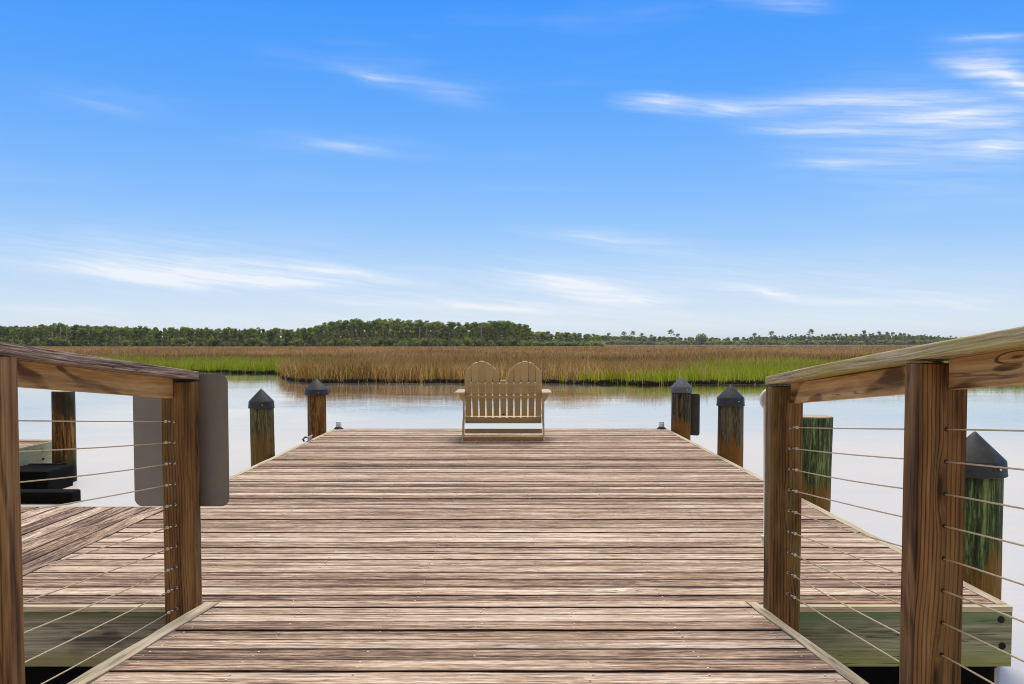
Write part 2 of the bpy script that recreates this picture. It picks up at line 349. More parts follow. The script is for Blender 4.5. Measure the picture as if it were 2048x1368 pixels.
# ------------------------------------------------------------------ water, marsh ground
def water():
    me = bpy.data.meshes.new('water'); L = 6000
    me.from_pydata([(-L, -400, 0), (L, -400, 0), (L, L, 0), (-L, L, 0)], [], [(0, 1, 2, 3)])
    m, t, b, out = newmat('estuary_water'); t.n.remove(b)
    P = t.new('ShaderNodeNewGeometry').outputs['Position']
    big = t.noise(t.vmath('MULTIPLY', P, (.10, .16, 1)), 1, 3, .5)
    r1 = t.noise(t.vmath('MULTIPLY', P, (2.2, 5.5, 1)), 1, 4, .55)
    r2 = t.noise(t.vmath('MULTIPLY', P, (.5, 1.1, 1)), 1, 2, .5)
    h = t.math('ADD', t.math('MULTIPLY', r1, t.mr(big, .42, .66, .2, 1.5)), t.math('MULTIPLY', r2, .8))
    bp = t.new('ShaderNodeBump', ins={'Height': h}); bp.inputs['Strength'].default_value = 1.0; bp.inputs['Distance'].default_value = .0035
    fr = t.new('ShaderNodeFresnel', ins={0: 1.45}).outputs[0]
    fac = t.math('ADD', t.mr(fr, .52, .68, .24, .985), t.math('MULTIPLY', t.math('SUBTRACT', h, .9), .16), clamp=True)
    gl = t.new('ShaderNodeBsdfGlossy', ins={'Color': (1.0, .93, .84, 1), 'Roughness': .03, 'Normal': bp.outputs[0]})
    df = t.new('ShaderNodeBsdfDiffuse', ins={'Color': (.615, .59, .565, 1)})
    mx = t.new('ShaderNodeMixShader', ins={0: fac, 1: df.outputs[0], 2: gl.outputs[0]}); t.l.new(mx.outputs[0], out.inputs[0])
    me.materials.append(m); o = bpy.data.objects.new('water', me); COL.objects.link(o); tag(o, kind='structure')
water()

def value_noise(X, Y, s, seed=0):
    r = np.random.default_rng(seed); G = r.random((256, 256)); x = X/s; y = Y/s
    xi = np.floor(x).astype(int); yi = np.floor(y).astype(int); fx = x-xi; fy = y-yi; fx = fx*fx*(3-2*fx); fy = fy*fy*(3-2*fy)
    g = lambda a, b_: G[a % 256, b_ % 256]
    return (g(xi, yi)*(1-fx)+g(xi+1, yi)*fx)*(1-fy)+(g(xi, yi+1)*(1-fx)+g(xi+1, yi+1)*fx)*fy

def Zw(py, z=0.0): return F*(CZ-z)/(py-HOR)
bank_px = [(-1400, 744), (-400, 744), (390, 745), (545, 747), (562, 752), (572, 760), (600, 765), (820, 766), (1080, 767), (1300, 769), (1530, 768), (1750, 765), (2100, 761), (3400, 757)]
bank = [((x-PCX)/F*Zw(y), Zw(y)) for x, y in bank_px]
bx = np.array([p[0] for p in bank]); by = np.array([p[1] for p in bank])
def bankY(X):
    X = np.asarray(X, float)
    return np.interp(X, bx, by) + .28*np.sin(X*1.7)+.18*np.sin(X*3.9+1) + .5*np.sin(X*.31+2)*.4
def smooth(x, a, b):
    t = np.clip((x-a)/(b-a), 0, 1); return t*t*(3-2*t)
def far_channel(X, Y):
    """1 where the distant creek lies (right of centre)"""
    u = X/Y
    Yn = 215 + 160*smooth(-u, -.22, -.06) ; Yf = 900+0*u
    return ((Y > Yn) & (Y < Yf) & (u > .105)).astype(float)
def groundz(X, Y):
    d = Y-bankY(X)
    z = -.5 + .64*smooth(d+.22*(value_noise(X, Y, .7, 9)-.5), -.25, .35)+.08*(value_noise(X, Y, .45, 4)-.5) + .25*smooth(Y, 90, 200)
    return np.where(far_channel(X, Y) > 0, -.4, z)
def marsh_ground():
    us = np.linspace(-1.5, 1.5, 1000); ds = np.concatenate([np.linspace(-1.2, 1.5, 22), np.geomspace(2, 30, 26), np.geomspace(34, 1100, 110), np.geomspace(1200, 5000, 6)])
    U, Dd = np.meshgrid(us, ds)
    Yb = bankY(U*40); Y = Yb+Dd; X = U*Y*.0+U*(40+np.maximum(Dd, 0)*1.0)
    Y = bankY(X)+Dd
    Z = groundz(X, Y); nr, nc = X.shape
    V = np.stack([X, Y, Z], -1).reshape(-1, 3)
    i = np.arange(nr-1)[:, None]*nc+np.arange(nc-1)[None, :]
    Fq = np.stack([i, i+1, i+nc+1, i+nc], -1).reshape(-1, 4)
    me = bpy.data.meshes.new('marsh_ground'); me.from_pydata(V.tolist(), [], Fq.tolist()); me.polygons.foreach_set('use_smooth', [True]*len(Fq))
    m, t, b, out = newmat('marsh_mud'); P = t.new('ShaderNodeNewGeometry').outputs['Position']
    n = t.noise(P, .35, 5, .6); pz = t.new('ShaderNodeSeparateXYZ', ins={0: P})
    mud = t.ramp(n, [(.3, (.006, .005, .004)), (.7, (.014, .011, .008))])
    th = t.ramp(t.noise(P, 1.1, 4, .6), [(.3, (.10, .062, .03)), (.7, (.22, .14, .07))])
    b.inputs['Specular IOR Level'].default_value = 0.05; col = t.mix(t.mr(pz.outputs[1], 85, 130), mud, th); t.put(b.inputs['Base Color'], col); b.inputs['Roughness'].default_value = .9
    me.materials.append(m); o = bpy.data.objects.new('marsh_ground', me); COL.objects.link(o); tag(o, kind='structure')
marsh_ground()

def np_mesh(name, V, quads, tris, attrs, mat):
    me = bpy.data.meshes.new(name); nq, nt_ = len(quads), len(tris)
    me.vertices.add(len(V)); me.vertices.foreach_set('co', V.astype(np.float32).ravel())
    loops = np.concatenate([quads.ravel(), tris.ravel()]).astype(np.int32)
    me.loops.add(len(loops)); me.loops.foreach_set('vertex_index', loops)
    me.polygons.add(nq+nt_)
    st = np.concatenate([np.arange(nq)*4, nq*4+np.arange(nt_)*3]).astype(np.int32)
    me.polygons.foreach_set('loop_start', st)
    try: me.polygons.foreach_set('loop_total', np.concatenate([np.full(nq, 4), np.full(nt_, 3)]).astype(np.int32))
    except Exception: pass
    me.update(calc_edges=True)
    for k, v in attrs.items():
        a = me.attributes.new(k, 'FLOAT', 'POINT'); a.data.foreach_set('value', v.astype(np.float32))
    me.materials.append(mat); return me

def blades(pos, h, width, leanmag, tone):
    """pos (n,3); returns V, quads, tris, tone, hh"""
    n = len(pos); ang = rng.uniform(0, math.pi, n); sd_ = np.stack([np.cos(ang), np.sin(ang)*.5, np.zeros(n)], -1)
    la = rng.uniform(0, 2*math.pi, n); lm = leanmag*rng.uniform(.1, 1, n)
    ln = np.stack([np.cos(la)*lm, np.sin(la)*lm, np.zeros(n)], -1)*h[:, None]
    up = np.stack([np.zeros(n), np.zeros(n), h], -1); w_ = (width*.5)[:, None]*sd_
    mid = pos+up*.55+ln*.3; tip = pos+up*(1-.25*lm[:, None]**2)+ln
    V = np.stack([pos-w_, pos+w_, mid+w_*.8, mid-w_*.8, tip], 1).reshape(-1, 3)
    i = np.arange(n)[:, None]*5
    q = i+np.array([[0, 1, 2, 3]]); t_ = i+np.array([[3, 2, 4]])
    return V, q, t_, np.repeat(tone, 5), np.tile([0, 0, .55, .55, 1.0], n)

def grassmat(name, stops, tipcol, trans=.35):
    m, t, b, out = newmat(name)
    tone = t.new('ShaderNodeAttribute', attribute_name='tone').outputs['Fac']; hh = t.new('ShaderNodeAttribute', attribute_name='hh').outputs['Fac']
    col = t.ramp(tone, stops); col = t.mix(t.mr(hh, .6, 1.0, 0, .6), col, tipcol)
    t.put(b.inputs['Base Color'], col); b.inputs['Roughness'].default_value = .7; b.inputs['Specular IOR Level'].default_value = .2
    tr = t.new('ShaderNodeBsdfTranslucent', ins={0: col}); mx = t.new('ShaderNodeMixShader', ins={0: trans, 1: b.outputs[0], 2: tr.outputs[0]})
    t.l.new(mx.outputs[0], out.inputs[0]); return m

def greenness(X, Y):
    """1 in the fresh green cordgrass belts along the bank"""
    d = Y-bankY(X); n = value_noise(X, Y, 3.0, 3)*5-2.5
    X = X+rng.normal(0, .5, X.shape)
    left = (X < -12.5)*(d < 15+n*1.5)
    wR = np.interp(X, [1.5, 4, 8, 9.5, 14, 60], [0, 1.3, 3.2, 12, 17, 17])
    right = (X > 1.5)*(d < wR*rng.lognormal(0, .28, X.shape)+n*np.clip(wR*.12, .2, 1))
    return ((left+right) > 0).astype(float)
def make_grass():
    bands = [(0.0, 5, 30, .015, 7, .0), (5, 16, 13, .022, 6, .0), (16, 45, 4.2, .04, 5, .0), (45, 110, 1.3, .085, 5, .0), (110, 200, .42, .17, 5, 0), (200, 360, .16, .3, 5, 0)]
    B = {'brown': [], 'green': []}
    for (d0, d1, dens, wd, nb, _) in bands:
        xr = (38+d1)*.72+6
        n = int(2*xr*(d1-d0)*dens)
        X = rng.uniform(-xr, xr, n); Y = bankY(X)+rng.uniform(d0, d1, n)**1.0
        keep = (np.abs(X/Y) < .70) & (far_channel(X, Y) < .5) & (Y < 385)
        if d0 >= 110: keep &= (X/Y < .64)
        X, Y = X[keep], Y[keep]
        g = greenness(X, Y) > .5; fl = rng.random(len(X)); g = np.where(fl < .05, False, np.where((fl > .965) & (Y-bankY(X) < 16), True, g))
        for kind, sel in (('brown', ~g), ('green', g)):
            x, y = X[sel], Y[sel]
            if not len(x): continue
            k = nb; x = np.repeat(x, k)+rng.normal(0, .09+wd, len(x)*k); y = np.repeat(y, k)+rng.normal(0, .09+wd, len(y)*k)
            d = y-bankY(x); ok = (d > .20) | ((d > .02) & (rng.random(len(d)) < .28)); x, y, d = x[ok], y[ok], d[ok]
            gz = groundz(x, y)-.05
            pn = value_noise(x, y, 2.5, 5); pn2 = value_noise(x, y, 9.0, 6)
            if kind == 'brown':
                clump = np.interp(d, [0, 3, 9, 12, 20, 24, 60, 110, 200], [.95, 1.05, 1.0, .72, .62, .95, .95, .80, .56])
                ztop = clump*(.78+.34*pn)*rng.uniform(.72, 1.1, len(x))+.02
                tone = np.clip(.5+.55*(pn2-.5)+rng.normal(0, .27, len(x))-.25*smooth(d, 0, 4)*smooth(-d, -14, -6)+.16*smooth(d, 22, 40)+.12*((x > 3) & (d < 14)), 0, 1)
                lean = .75 if d0 < 16 else .4
            else:
                ztop = (.60+.20*smooth(d, 2, 14))*(.8+.35*pn)*rng.uniform(.75, 1.1, len(x))
                tone = np.clip(.42+.5*(pn2-.5)+rng.normal(0, .24, len(x))+.42*smooth(d, 8, 20)*(x > 0)+.25*smooth(d, 14, 26)*(x < 0), 0, 1)
                lean = .5
            ztop = ztop*np.where(d < .2, rng.uniform(.3, .75, len(x)), 1.0)
            B[kind].append(blades(np.stack([x, y, gz], -1), ztop, np.full(len(x), wd)*rng.uniform(.6, 1.3, len(x)), lean, tone))
    mats = {'brown': grassmat('brown_marsh_grass', [(.0, (.06, .06, .012)), (.25, (.17, .13, .025)), (.5, (.36, .215, .06)), (.75, (.56, .33, .125)), (1, (.85, .62, .30))], (.52, .32, .15)),
            'green': grassmat('green_cordgrass', [(.0, (.035, .065, .006)), (.3, (.15, .27, .010)), (.55, (.32, .48, .02)), (.8, (.56, .54, .05)), (1, (.70, .52, .10))], (.46, .50, .06), .4)}
    for kind in B:
        off = 0; Vs, Qs, Ts, To, Hh = [], [], [], [], []
        for V, q, t_, to, hh in B[kind]:
            Vs.append(V); Qs.append(q+off); Ts.append(t_+off); To.append(to); Hh.append(hh); off += len(V)
        nm = {'brown': 'marsh_grass', 'green': 'cordgrass'}[kind]
        me = np_mesh(nm, np.concatenate(Vs), np.concatenate(Qs), np.concatenate(Ts), {'tone': np.concatenate(To), 'hh': np.concatenate(Hh)}, mats[kind])
        o = bpy.data.objects.new(nm, me); COL.objects.link(o)
        tag(o, {'brown': 'brown and tan dry marsh grass covering the far bank', 'green': 'bright green cordgrass growing along the water edge'}[kind], 'grass', kind='stuff')
        print(nm, len(me.polygons))
    # thin straw strip on the far side of the creek
    n = 26000; u = rng.uniform(.10, .72, n); Y = rng.uniform(903, 960, n); X = u*Y
    V, q, t_, to, hh = blades(np.stack([X, Y, groundz(X, Y)-.1], -1), rng.uniform(.35, .75, n), np.full(n, .9), .2, np.clip(rng.normal(.55, .2, n), 0, 1))
    me = np_mesh('far_marsh_grass', V, q, t_, {'tone': to, 'hh': hh}, mats['brown']); o = bpy.data.objects.new('far_marsh_grass', me); COL.objects.link(o)
    tag(o, 'thin strip of straw coloured grass beyond the distant creek', 'grass', kind='stuff')
make_grass()

# ------------------------------------------------------------------ trees
def leafmat(name, a, bcol, c):
    m, t, b, out = newmat(name)
    tone = t.new('ShaderNodeAttribute', attribute_name='tone').outputs['Fac']
    oi = t.new('ShaderNodeObjectInfo').outputs['Random']
    v = t.math('ADD', tone, t.math('MULTIPLY', t.math('SUBTRACT', oi, .5), .35))
    col = t.ramp(v, [(.1, a), (.5, bcol), (.95, c)]); t.put(b.inputs['Base Color'], col); b.inputs['Roughness'].default_value = .75; b.inputs['Specular IOR Level'].default_value = .15
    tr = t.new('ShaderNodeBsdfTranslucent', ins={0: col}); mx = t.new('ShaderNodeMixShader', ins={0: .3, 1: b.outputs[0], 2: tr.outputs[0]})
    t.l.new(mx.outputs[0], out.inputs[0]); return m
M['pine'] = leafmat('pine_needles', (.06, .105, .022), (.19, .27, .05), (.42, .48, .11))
M['oak'] = leafmat('oak_leaves', (.06, .10, .02), (.18, .24, .05), (.42, .44, .11))
M['brush'] = leafmat('grey_green_brush', (.05, .06, .035), (.12, .14, .075), (.25, .25, .15))
M['trunk'] = plain('pine_bark', (.30, .23, .17), .9, noise=.4, scale=2)
M['deadwood'] = plain('bleached_dead_wood', (.38, .33, .28), .9, noise=.3, scale=2)

def leafclumps(cents, rads, per, size, rg):
    """many leaf-sized triangles through each clump volume"""
    P, To = [], []
    for (c, r) in zip(cents, rads):
        n = max(6, int(per*r[0]*r[1])); d = rg.normal(0, 1, (n, 3)); d /= np.linalg.norm(d, axis=1)[:, None]
        rr = rg.uniform(.35, 1, n)**.6; p = np.array(c)+d*rr[:, None]*np.array([r[0], r[0], r[1]])
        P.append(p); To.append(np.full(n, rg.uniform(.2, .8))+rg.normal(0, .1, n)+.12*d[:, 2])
    P = np.concatenate(P); To = np.clip(np.concatenate(To), 0, 1); n = len(P)
    a = rg.normal(0, 1, (n, 3)); a /= np.linalg.norm(a, axis=1)[:, None]; b = np.cross(a, rg.normal(0, 1, (n, 3))); b /= np.linalg.norm(b, axis=1)[:, None]
    s = size*rg.uniform(.6, 1.4, n)[:, None]
    V = np.stack([P-a*s, P+a*s, P+b*s*1.1, P-b*s*.7], 1).reshape(-1, 3)
    q = np.arange(n)[:, None]*4+np.array([[0, 3, 1, 2]])
    return V, q, np.repeat(To, 4)
def trunkgeo(h, r, lean, limbs, rg):
    mb = MB(); pts = [(lean[0]*t*t*h, lean[1]*t*t*h, h*t) for t in (0, .3, .6, .85, 1)]
    mb.tube(pts, [r, r*.85, r*.7, r*.45, r*.2], 6)
    for (t, L, a, up) in limbs:
        p = Vector((lean[0]*t*t*h, lean[1]*t*t*h, h*t)); q = p+Vector((math.cos(a)*L, math.sin(a)*L, up*L))
        mb.tube([p, p.lerp(q, .5)+Vector((0, 0, .1*L)), q], [r*.4, r*.3, r*.12], 4)
    return mb
def proto_tree(kind, seed):
    rg = np.random.default_rng(seed); rnd = random.Random(seed)
    if kind == 'pine':
        h = 12.5; lean = (rnd.uniform(-.06, .06), rnd.uniform(-.04, .04)); limbs = []; C, Rr = [], []
        for i in range(rnd.randint(8, 12)):
            t = rnd.uniform(.62, .97); L = (1.05-t)*rnd.uniform(3.0, 6.5)+.3; a = rnd.uniform(0, 6.28); limbs.append((t-.04, L, a, .35))
            C.append((lean[0]*h+math.cos(a)*L, lean[1]*h+math.sin(a)*L, h*t+.3*L)); r = rnd.uniform(.75, 1.35); Rr.append((r, r*.55))
        C.append((lean[0]*h, lean[1]*h, h)); Rr.append((1.2, .7))
        for i in range(2): C.append((rnd.uniform(-1, 1), rnd.uniform(-1, 1), h*rnd.uniform(.42, .6))); Rr.append((.6, .4))
        return trunkgeo(h, .20, lean, limbs, rnd), leafclumps(C, Rr, 70, .26, rg), 'pine'
    if kind == 'forest':
        h = 11.5; C, Rr = [], []; limbs = []
        for i in range(15):
            t = rnd.uniform(.32, 1.0); L = (1.12-t)*rnd.uniform(1.0, 3.2)+.2; a = rnd.uniform(0, 6.28); limbs.append((t-.04, L, a, .3))
            C.append((math.cos(a)*L, math.sin(a)*L, h*t)); r = rnd.uniform(.8, 1.4); Rr.append((r, r*.75))
        return trunkgeo(h, .18, (0, 0), limbs[:6], rnd), leafclumps(C, Rr, 55, .42, rg), 'pine'
    if kind == 'oak':
        h = 3.4; C, Rr = [], []; limbs = []
        for i in range(13):
            a = rnd.uniform(0, 6.28); L = rnd.uniform(.2, 2.3); z = rnd.uniform(.9, 4.2)*(1-.12*L); limbs.append((.5, L*.8, a, .8))
            C.append((math.cos(a)*L, math.sin(a)*L, z)); r = rnd.uniform(.7, 1.2); Rr.append((r, r*.8))
        return trunkgeo(2.8, .2, (0, 0), limbs[:5], rnd), leafclumps(C, Rr, 60, .30, rg), 'oak'
    if kind == 'bush':
        C, Rr = [], []
        for i in range(8):
            a = rnd.uniform(0, 6.28); L = rnd.uniform(.1, 1.5); z = rnd.uniform(.3, 1.7); C.append((math.cos(a)*L, math.sin(a)*L, z)); r = rnd.uniform(.5, .95); Rr.append((r, r*.8))
        return trunkgeo(1.2, .12, (0, 0), [], rnd), leafclumps(C, Rr, 60, .24, rg), 'brush'
PRO = {}
for kind, n in (('pine', 6), ('forest', 4), ('oak', 3), ('bush', 3)):
    for i in range(n):
        mb, (V, q, to), mt = proto_tree(kind, 100+i*7+len(kind))
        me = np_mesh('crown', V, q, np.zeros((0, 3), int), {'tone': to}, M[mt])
        tm = mb.build('trunk', M['trunk']); tmesh = tm.data; bpy.data.objects.remove(tm)
        PRO.setdefault(kind, []).append((me, tmesh, V, q, to, mt, mb))
def place_tree(kind, idx, name, x, y, z, s, rz, label, cat, group, sz=None):
    e = empty(name, (x, y, z), label, cat, group, rz); e.scale = (s, s, sz or s)
    me, tm = PRO[kind][idx][:2]
    for nm, d in (('trunk', tm), ('crown', me)):
        o = bpy.data.objects.new(nm, d); COL.objects.link(o); o.parent = e
    return e
def gz1(x, y): return float(groundz(np.array([x]), np.array([y]))[0])
def topy(px):      # height in pixels of the skyline above the horizon, left woods and grove
    return np.interp(px, [-400, 0, 40, 120, 300, 420, 520, 620, 650, 700, 800, 880, 930, 1000, 1050, 1062], [42, 37, 37, 40, 34, 32, 30, 33, 47, 53, 52, 47, 44, 50, 44, 34])
rt = random.Random(5)
# pines of the grove (one row after another) and front trees of the woods on the left
cnt = 0
for row, Yr in enumerate((372, 384, 397)):
    px = 634+row*4
    while px < 1058:
        Y = Yr+rt.uniform(-4, 4); x = (px-PCX)/F*Y; H = (topy(px)*rt.uniform(.86, 1.06))*Y/F+CZ-gz1(x, Y)
        place_tree('pine', rt.randrange(6), 'pine_tree', x, Y, gz1(x, Y), .92*H/12.9, rt.uniform(0, 6.28), 'tall slim pine with bare trunk in the central grove behind the marsh', 'pine tree', 'pines of the central grove')
        px += rt.uniform(8, 15); cnt += 1
px = -60
while px < 640:
    Y = 368+rt.uniform(-5, 5); x = (px-PCX)/F*Y; H = topy(px)*rt.uniform(.70, 1.06)*Y/F+CZ-gz1(x, Y)
    place_tree(rt.choice(['pine', 'pine', 'forest']), rt.randrange(4), 'pine_tree', x, Y, gz1(x, Y), H/12.6, rt.uniform(0, 6.28), 'pine at the front edge of the dark woods on the left', 'pine tree', 'pines along the front of the left woods')
    px += rt.uniform(5, 11)
# rounded oaks and brush at the foot of the trees
px = 110
while px < 1062:
    Y = 355+rt.uniform(-6, 6); x = (px-PCX)/F*Y; k = 'oak' if rt.random() < .45 else 'bush'
    if k == 'oak': place_tree('oak', rt.randrange(3), 'oak_tree', x, Y, gz1(x, Y), rt.uniform(.6, .95), rt.uniform(0, 6.28), 'low rounded oak at the foot of the pines', 'tree', 'low oaks below the pines')
    else: place_tree('bush', rt.randrange(3), 'shrub', x, Y, gz1(x, Y), rt.uniform(.7, 1.2), rt.uniform(0, 6.28), 'pale grey green shrub at the foot of the pines', 'shrub', 'shrubs below the pines')
    px += rt.uniform(10, 26)
# bare pale trunks in front of the woods
def snag(px, Y, h):
    x = (px-PCX)/F*Y; z = gz1(x, Y); mb = MB(); mb.tube([(x, Y, z-.3), (x+.1, Y, z+h*.6), (x+.15, Y, z+h)], [.24, .17, .07], 6)
    mb.tube([(x+.1, Y, z+h*.7), (x+.9, Y, z+h*.85)], [.07, .03], 4)
    return mb
for px, h, lb in ((106, 7, 'shorter bleached dead trunk in front of the left woods'), (122, 9, 'tall bleached dead trunk, middle of three before the left woods'), (134, 9.5, 'tallest bleached dead trunk of the three before the left woods'),
                  (839, 8.6, 'pale bare trunk standing before the central grove'), (852, 9.3, 'thick brownish bare trunk beside the pale one in the grove'), (962, 9, 'pale bare trunk at the right part of the grove')):
    o = snag(px, 362, h).build('dead_tree', M['deadwood']); tag(o, lb, 'dead tree')
# right-hand distance
def ty2(px): return np.interp(px, [1055, 1100, 1180, 1215, 1260, 1300, 1400, 1480, 1560, 1700, 1760, 1850, 1900, 1990, 2300], [26, 25, 22, 17, 17, 16, 14, 14, 16, 17, 20, 17, 13, 11, 9])
px = 1500
while px < 1925:
    Y = 975+rt.uniform(-8, 8); x = (px-PCX)/F*Y; H = ty2(px)*rt.uniform(.9, 1.25)*Y/F+1.2
    place_tree('pine', rt.randrange(6), 'pine_tree', x, Y, gz1(x, Y), H/12.6, rt.uniform(0, 6.28), 'small distant pine in the far right stand beyond the creek', 'pine tree', 'pines of the far right stand')
    px += rt.uniform(6, 11)
for px, hp, kd, lb in ((1218, 22, 'pine', 'small distant pine where the hazy woods end right of the chair'), (1247, 25, 'pine', 'flat topped distant pine above the low trees'), (1266, 26, 'pine', 'broad distant pine above the low trees, beside the flat topped one'),
        (1284, 22, 'pine', 'slim distant pine on the right of the cluster of three'), (1303, 19, 'pine', 'thin low distant pine right of the cluster'), (1341, 29, 'pine', 'tallest lone distant pine with a bare stem'),
        (1356, 21, 'pine', 'short distant pine leaning beside the tallest one'), (1402, 25, 'oak', 'wide open crowned distant tree standing alone'), (1509, 22, 'pine', 'thin dark distant tree left of the far stand'), (1543, 26, 'pine', 'dark pine at the left end of the far stand'), (1622, 30, 'pine', 'bent topped distant pine rising above the far stand'), (1727, 29, 'forest', 'dense dark pine at the middle of the far stand')):
    Y = 962; x = (px-PCX)/F*Y; z = gz1(x, Y); H = hp*Y/F+1.2
    place_tree(kd, 2, 'pine_tree' if kd != 'oak' else 'oak_tree', x, Y, z, (H/12.8)*1.15 if kd != 'oak' else H/5.0, px*.37, lb, 'pine tree' if kd != 'oak' else 'tree', None, H/12.8 if kd != 'oak' else H/4.9)
# the deep woods behind: one mass
def woods():
    Vs, Qs, To, off = [], [], [], 0; TV, TF, toff = [], [], 0
    def add(kind, x, y, s, sz):
        nonlocal off, toff
        me, tm, V, q, to, mt, mb = rt.choice(PRO[kind]); a = rt.uniform(0, 6.28); ca, sa = math.cos(a), math.sin(a); z = gz1(x, y)
        W = np.stack([(V[:, 0]*ca-V[:, 1]*sa)*s+x, (V[:, 0]*sa+V[:, 1]*ca)*s+y, V[:, 2]*sz+z], -1)
        Vs.append(W); Qs.append(q+off); To.append(np.clip(to+rt.uniform(-.35, .3), 0, 1)); off += len(W)
    for i in range(700):
        px = rt.uniform(-350, 1062); Y = rt.uniform(402, 450) if px > 630 else rt.uniform(378, 450)
        tp = min(topy(px), 40) if px > 600 else topy(px)
        H = tp*rt.uniform(.72, 1.04)*Y/F+1.2; s = H/12.3*.8
        if px > 640: s *= 1.0; H *= .88
        add('forest', (px-PCX)/F*Y, Y, s*1.1, H/12.3)
    for i in range(560):
        px = rt.uniform(1050, 2300); Y = rt.uniform(985, 1090) if px > 1205 else rt.uniform(590, 680); H = ty2(px)*rt.uniform(.82, 1.04)*Y/F+1.2
        add('forest', (px-PCX)/F*Y, Y, H/12.3*1.5, H/12.3)
    for i in range(560):
        px = rt.uniform(-350, 1062); Y = rt.uniform(372, 400); add('bush', (px-PCX)/F*Y, Y, rt.uniform(1.0, 1.7), rt.uniform(1.0, 2.2))
    for i in range(420):
        px = rt.uniform(1050, 2300); Y = rt.uniform(964, 990) if px > 1205 else rt.uniform(572, 596); q_ = Y/640; add('bush', (px-PCX)/F*Y, Y, q_*rt.uniform(1.6, 2.6), q_*rt.uniform(1.0, 2.0))
    for i in range(170):
        px = rt.uniform(1050, 1960); Y = rt.uniform(950, 985) if px > 1205 else rt.uniform(520, 560); q_ = Y/640; add('oak', (px-PCX)/F*Y, Y, q_*rt.uniform(.7, 1.25), q_*rt.uniform(.6, .95))
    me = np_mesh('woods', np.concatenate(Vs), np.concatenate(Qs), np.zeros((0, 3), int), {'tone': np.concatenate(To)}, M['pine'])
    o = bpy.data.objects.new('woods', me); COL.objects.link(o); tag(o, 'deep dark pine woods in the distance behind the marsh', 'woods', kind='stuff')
    print('woods', len(me.polygons))
woods()

# ------------------------------------------------------------------ dock geometry
SL = (696.0-HOR)/F
def zd(Y): return CZ-1.22-SL*Y
def on_dock(px, py):
    d = ray(px, py); t = 1.22/(-d.z-SL*d.y); return Vector((d.x*t, d.y*t, CZ+d.z*t))
YN = on_dock(1700, 1213).y; YF = on_dock(1000, 857).y
XL, XR = -2.66, 2.375
YS = on_dock(200, 1014).y          # far edge of the side section
print('dock', YN, YF, YS)
def decking(x0, x1, y0, y1, zf, along='x', pitch=.1445, wid=.1385, seg=26, joints=True):
    mb = MB()
    if along == 'x':
        n = int((y1-y0)/pitch+.5); p = (y1-y0)/n
        for i in range(n):
            yc = y0+(i+.5)*p; wd = wid+random.uniform(-.003, .001); bid = random.random(); dz = random.uniform(-.0022, .0022)
            sl = (zf(yc+p/2)-zf(yc-p/2))/p; W = Vector((0, wd, wd*sl)); tk = Vector((0, -sl*.036, .036))
            cuts = [x0, x1]
            for a, b2 in zip(cuts[:-1], cuts[1:]):
                mb.board((a, yc, zf(yc)-.018+dz), (b2, yc, zf(yc)-.018+dz), W, tk, seg, .0032, bid, random.uniform(-.003, .003))
    else:
        n = int((x1-x0)/pitch+.5); p = (x1-x0)/n
        for i in range(n):
            xc = x0+(i+.5)*p; dz = random.uniform(-.002, .002)
            mb.board((xc, y0, zf(y0)-.018+dz), (xc, y1, zf(y1)-.018+dz), (wid, 0, 0), (0, 0, .036), 14, .002, None, random.uniform(-.002, .002))
    return mb
RIM = .055
def add_screws(mb, Y0, Y1, zf, xs):
    n = int((Y1-Y0)/.1445+.5); p = (Y1-Y0)/n; f0 = len(mb.f)
    for i in range(n):
        for x in xs:
            for k in (.28, .72):
                if random.random() < .82:
                    xx = x+random.uniform(-.012, .012); y = Y0+(i+k)*p+random.uniform(-.006, .006); z = zf(y)
                    mb.tube([(xx, y, z-.004), (xx, y, z+.0035)], [.0042, .0038], 6, smooth=False)
    mb.mi[(f0, len(mb.f))] = 1
    return mb
dock = empty('floating_dock', (0, (YN+YF)/2, 0), 'wide floating dock of weathered grey brown boards reaching out over the water', 'dock')
add_screws(decking(XL+RIM+.003, XR-RIM-.003, YN+.042, YF, zd), YN+.042, YF, zd, (-2.4, -1.65, -1.05, -.45, .15, .75, 1.35, 1.95)).build('decking', [M['deck'], M['screw']], dock)
for sx, nm in ((XL, 'l'), (XR, 'r')):
    s_ = 1 if sx < 0 else -1
    ys_ = YS+.045 if sx < 0 else YN+.041
    MB().board((sx+s_*RIM/2, ys_, zd(ys_)-.14), (sx+s_*RIM/2, YF+.02, zd(YF)-.14), (RIM, 0, 0), (0, 0, .284), 20, .002).build('side_beam', M['trim'], dock, .003)
MB().board((XL+RIM+.004, YF+.022, zd(YF)-.17), (XR-RIM-.004, YF+.022, zd(YF)-.17), (0, .038, 0), (0, 0, .27), 8).build('end_beam', M['trim'], dock, .003)
st = MB().board((.012, YN+.019, zd(YN)-.158), (XR, YN+.019, zd(YN)-.158), (0, .038, 0), (0, 0, .262), 16, .0006).build('front_beam', M['stringer_r'], dock, .003)
tag(st, 'green stained beam with two bolt holes')
tag(MB().board((XL+.002, YN+.019, zd(YN)-.158), (.008, YN+.019, zd(YN)-.158), (0, .038, 0), (0, 0, .262), 16, .0006).build('front_beam', M['stringer_l'], dock, .003), 'grey green beam with a knot')
MB().board((XL+.002, YN+.0185, zd(YN)-.014), (XR, YN+.0185, zd(YN)-.014), (0, .041, 0), (0, 0, .026), 20, .0015).build('edge_strip', M['trim'], dock, .002)
for (px, py) in ((2002, 1239), (2004, 1292)):
    c = atY(px, py, YN); h = MB(); h.tube([(c.x, YN-.003, c.z), (c.x, YN+.012, c.z)], [.0165, .0165], 14).build('bolt_hole', M['hole'], st)
fl = MB()
